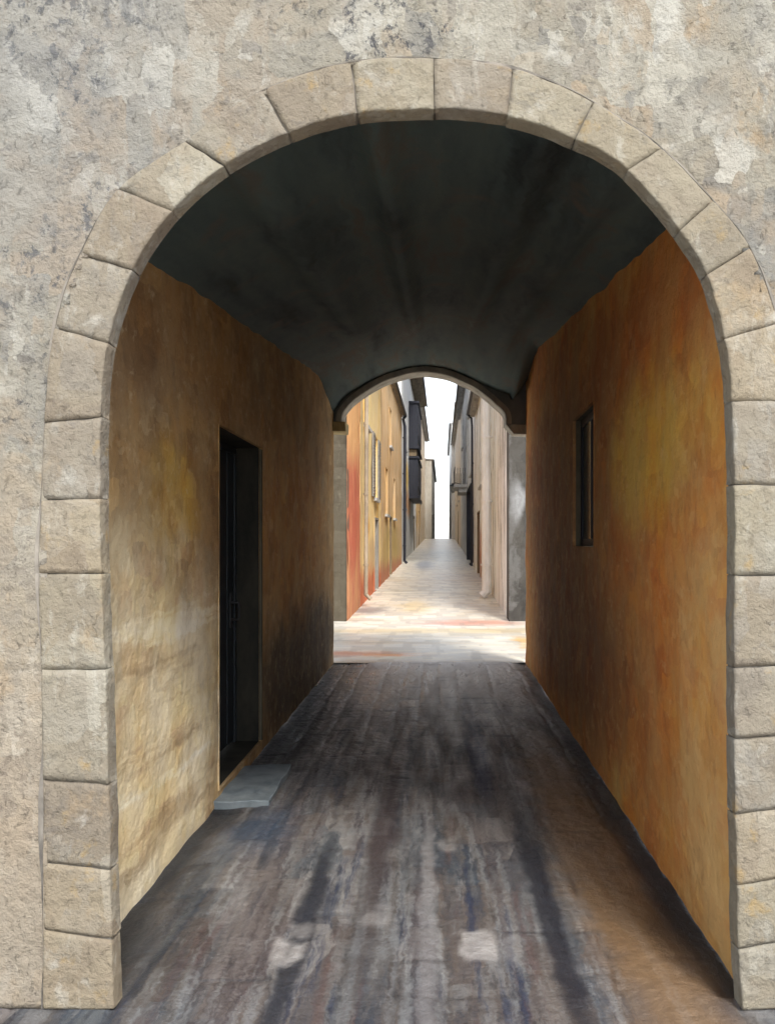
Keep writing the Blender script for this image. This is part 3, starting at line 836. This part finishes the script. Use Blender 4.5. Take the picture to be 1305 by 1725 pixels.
hw, WW, LW = house('white_house', 'tall white house with a black bay window under deep brown eaves', True, 26.42, 39.9, 11.4, WHI,
      wins=[dict(s=(.12, .2), z=(6.4, 8.4), frame=GSH), dict(s=(.12, .2), z=(3.4, 5.2), frame=GSH)], doors=[dict(s=(.75, .83), z=3.4, mat=BSH)], eave=.75)
bm = bmesh.new()
a, b = LW * .40, LW * .72
for z0, z1 in ((4.3, 6.45), (7.15, 9.6)):
    box(bm, WW, a, b, .01, .52, z0, z1)
    for k in range(5): box(bm, WW, a + (b - a) * k / 5 + .05, a + (b - a) * (k + 1) / 5 - .05, .521, .55, z0 + .5, z1 - .2)
    box(bm, WW, a - .08, b + .08, .012, .60, z1 + .002, z1 + .12); box(bm, WW, a - .08, b + .08, .012, .60, z0 - .14, z0 - .002)
link('bay_window', bm, BSH, hw)
bm = bmesh.new(); box(bm, WW, a + .1, b - .1, .02, .45, 6.6, 6.98); link('bay_panel', bm, BRO, hw)
house('beige_house', 'far beige house beyond the white one, at the top of the street', True, 39.92, 60, 12.6, BEI,
      wins=[dict(s=(.1, .16), z=(5, 7), frame=BRO), dict(s=(.35, .41), z=(5, 7), frame=BRO), dict(s=(.35, .41), z=(8.5, 10.3), frame=BRO)], doors=[dict(s=(.2, .26), z=4.2, mat=BRO)], eave=.4, roofm=GTIL)

house('cream_house', 'streaked cream house with a broad white downpipe and a red door', False, 11.72, 23.3, 7.0, CRE,
      wins=[dict(s=(.62, .72), z=(3.6, 5.4), frame=BRO, dep=.1), dict(s=(.35, .43), z=(3.6, 5.4), frame=BRO, dep=.1)], doors=[dict(s=(.74, .86), z=2.8, mat=RDO, frame=BRO)], eave=.28, roofm=GTIL, pipe=[(.27, .13, WPI, .2), (.99, .045, BSH, .7)])
hg, WG, LG = house('grey_house', 'grey house with a dark gateway and a small balcony', False, 23.33, 42, 11.0, GRY,
      wins=[dict(s=(.10, .17), z=(4.8, 7.0), frame=BSH), dict(s=(.38, .45), z=(4.9, 7.0), frame=BSH), dict(s=(.7, .76), z=(7.9, 9.9), frame=BSH), dict(s=(.2, .27), z=(8, 9.8), frame=BSH)],
      doors=[dict(s=(.09, .3), z=4.3, mat=DARK, frame=BSH, fo=.12)], eave=.4, roofm=GTIL)
bm = bmesh.new(); a, b = LG * .35, LG * .48
box(bm, WG, a, b, .02, .75, 4.62, 4.76); box(bm, WG, a + .2, a + .35, .02, .5, 4.35, 4.618); box(bm, WG, b - .35, b - .2, .02, .5, 4.35, 4.618)
bal = link('balcony', bm, GTIL, hg)
bm = bmesh.new()
for k in range(15): 
    s = a + .05 + (b - a - .1) * k / 14; tube(bm, [WG(s, .70, 4.76), WG(s, .70, 5.65)], .012, 6)
for s in (a + .05, b - .05):
    for k in range(1, 5): tube(bm, [WG(s, .70 * k / 5, 4.76), WG(s, .70 * k / 5, 5.65)], .012, 6)
box(bm, WG, a + .03, b - .03, .68, .72, 5.65, 5.69)
p = link('railing', bm, IRON, hg); p.parent = bal; p.location = (0, 0, 0)
house('pale_house', 'far pale house beyond the grey one, at the top of the street', False, 42.03, 60, 12.2, PAL,
      wins=[dict(s=(.12, .18), z=(5, 7), frame=FRM), dict(s=(.4, .46), z=(5, 7), frame=FRM)], doors=[dict(s=(.25, .31), z=4.3, mat=GSH)], eave=.35, roofm=GTIL)

e_, _, _ = house('pale_house', 'farthest house of the orange side, pale and stepping forward where the street bends', True, 60.03, 82, 10.6, SAN, eave=.2, roofm=GTIL, wins=[dict(s=(.2, .3), z=(5, 7))])
e_.location.x += .72
e_, _, _ = house('pale_house', 'farthest tall white house of the cream side, stepping forward where the street bends', False, 60.03, 82, 14.5, WHI, eave=.2, roofm=GTIL, wins=[dict(s=(.2, .3), z=(6, 8))])
e_.location.x -= .35
# stone corner piers that close the little court before the street
def pier(name, label, x0, x1, mat, zt):
    bm = bmesh.new(); g = []
    D = DS - .12
    wall_sheet(bm, (x0, D, 0), (x1, D, 0), (0, -1, 0), -.05, zt, (), .12, .03, .2, 3)
    sgn = 1 if x1 < 0 else -1
    xe = x1 if x1 < 0 else x0
    wall_sheet(bm, (xe, D, 0), (xe, D + .6, 0), (sgn, 0, 0), -.05, zt, (), .12, .0, .2, 3)
    o = link(name, bm, mat); tag(o, label, 'wall')
pier('court_wall', 'brown-grey stone wall end beside the terracotta house, by the passage mouth', -7, P(583, 0, DS - .12).x, LST, 6.6)
pier('court_wall', 'dark rubble wall end beside the cream house, by the passage mouth', P(857, 0, DS - .12).x, 7, RUB, 6.6)

# bracket lamp on the grey house
s = LG * .62; zl = 5.1
lp = empty('wall_lantern', 'small black iron lantern on a bracket over the street, on the grey house', 'lantern', WG(s, 0, zl))
bm = bmesh.new()
tube(bm, [WG(s, .02, zl), WG(s, .25, zl + .22), WG(s, .55, zl + .28), WG(s, .72, zl + .2)], .025, 8); box(bm, WG, s - .05, s + .05, .035, .06, zl - .2, zl + .2)
link('bracket', bm, IRON, lp)
bm = bmesh.new(); c = WG(s, .72, 0)
tube(bm, [Vector((c.x, c.y, zl - .35)), Vector((c.x, c.y, zl - .3)), Vector((c.x, c.y, zl + .08))], [.08, .12, .19], 6)
link('lamp_glass', bm, LAMPG, lp)
bm = bmesh.new()
tube(bm, [Vector((c.x, c.y, zl + .082)), Vector((c.x, c.y, zl + .1)), Vector((c.x, c.y, zl + .22)), Vector((c.x, c.y, zl + .27))], [.22, .21, .06, .03], 8)
link('cap', bm, IRON, lp)

# ------------------------------------------------------------------ light, sky, camera
EL, AZ = 49, 20
w = bpy.data.worlds.new('World'); SC.world = w; w.use_nodes = True
nt = w.node_tree; bg = nt.nodes['Background']
sky = nt.nodes.new('ShaderNodeTexSky'); sky.sky_type = 'NISHITA'; sky.sun_disc = False
sky.sun_elevation = R(EL); sky.sun_rotation = R(180 - AZ); sky.air_density = 1.0; sky.dust_density = 1.0; sky.ozone_density = 1.0
hs = nt.nodes.new('ShaderNodeHueSaturation'); hs.inputs['Saturation'].default_value = .35
nt.links.new(sky.outputs[0], hs.inputs['Color']); nt.links.new(hs.outputs[0], bg.inputs[0]); bg.inputs[1].default_value = .15
sl = bpy.data.lights.new('sun', 'SUN'); sl.energy = 1.8; sl.angle = R(14.0); sl.color = (1, .965, .90)
so = bpy.data.objects.new('sun', sl); COL.objects.link(so)
v = Vector((-math.sin(R(AZ)) * math.cos(R(EL)), math.cos(R(AZ)) * math.cos(R(EL)), -math.sin(R(EL))))
so.rotation_euler = v.to_track_quat('-Z', 'Y').to_euler(); so.location = (4, -6, 9)

cam = bpy.data.cameras.new('camera'); co = bpy.data.objects.new('camera', cam); COL.objects.link(co)
co.location = (0, 0, H); co.rotation_euler = (R(90), 0, 0)
cam.sensor_fit = 'VERTICAL'; cam.sensor_height = 36; cam.sensor_width = 36; cam.lens = 36 * F / 1725
cam.shift_x = -(VX - 652.5) / 1725; cam.shift_y = (VY - 862.5) / 1725
cam.clip_start = .05; cam.clip_end = 1500
SC.camera = co
SC.view_settings.view_transform = 'Standard'; SC.view_settings.look = 'None'; SC.view_settings.exposure = 1.3; SC.view_settings.gamma = 1
SC.render.engine = 'CYCLES'
SC.cycles.max_bounces = 8; SC.cycles.diffuse_bounces = 7; SC.cycles.glossy_bounces = 4
SC.cycles.use_denoising = True; SC.cycles.use_adaptive_sampling = True; SC.cycles.adaptive_threshold = .03
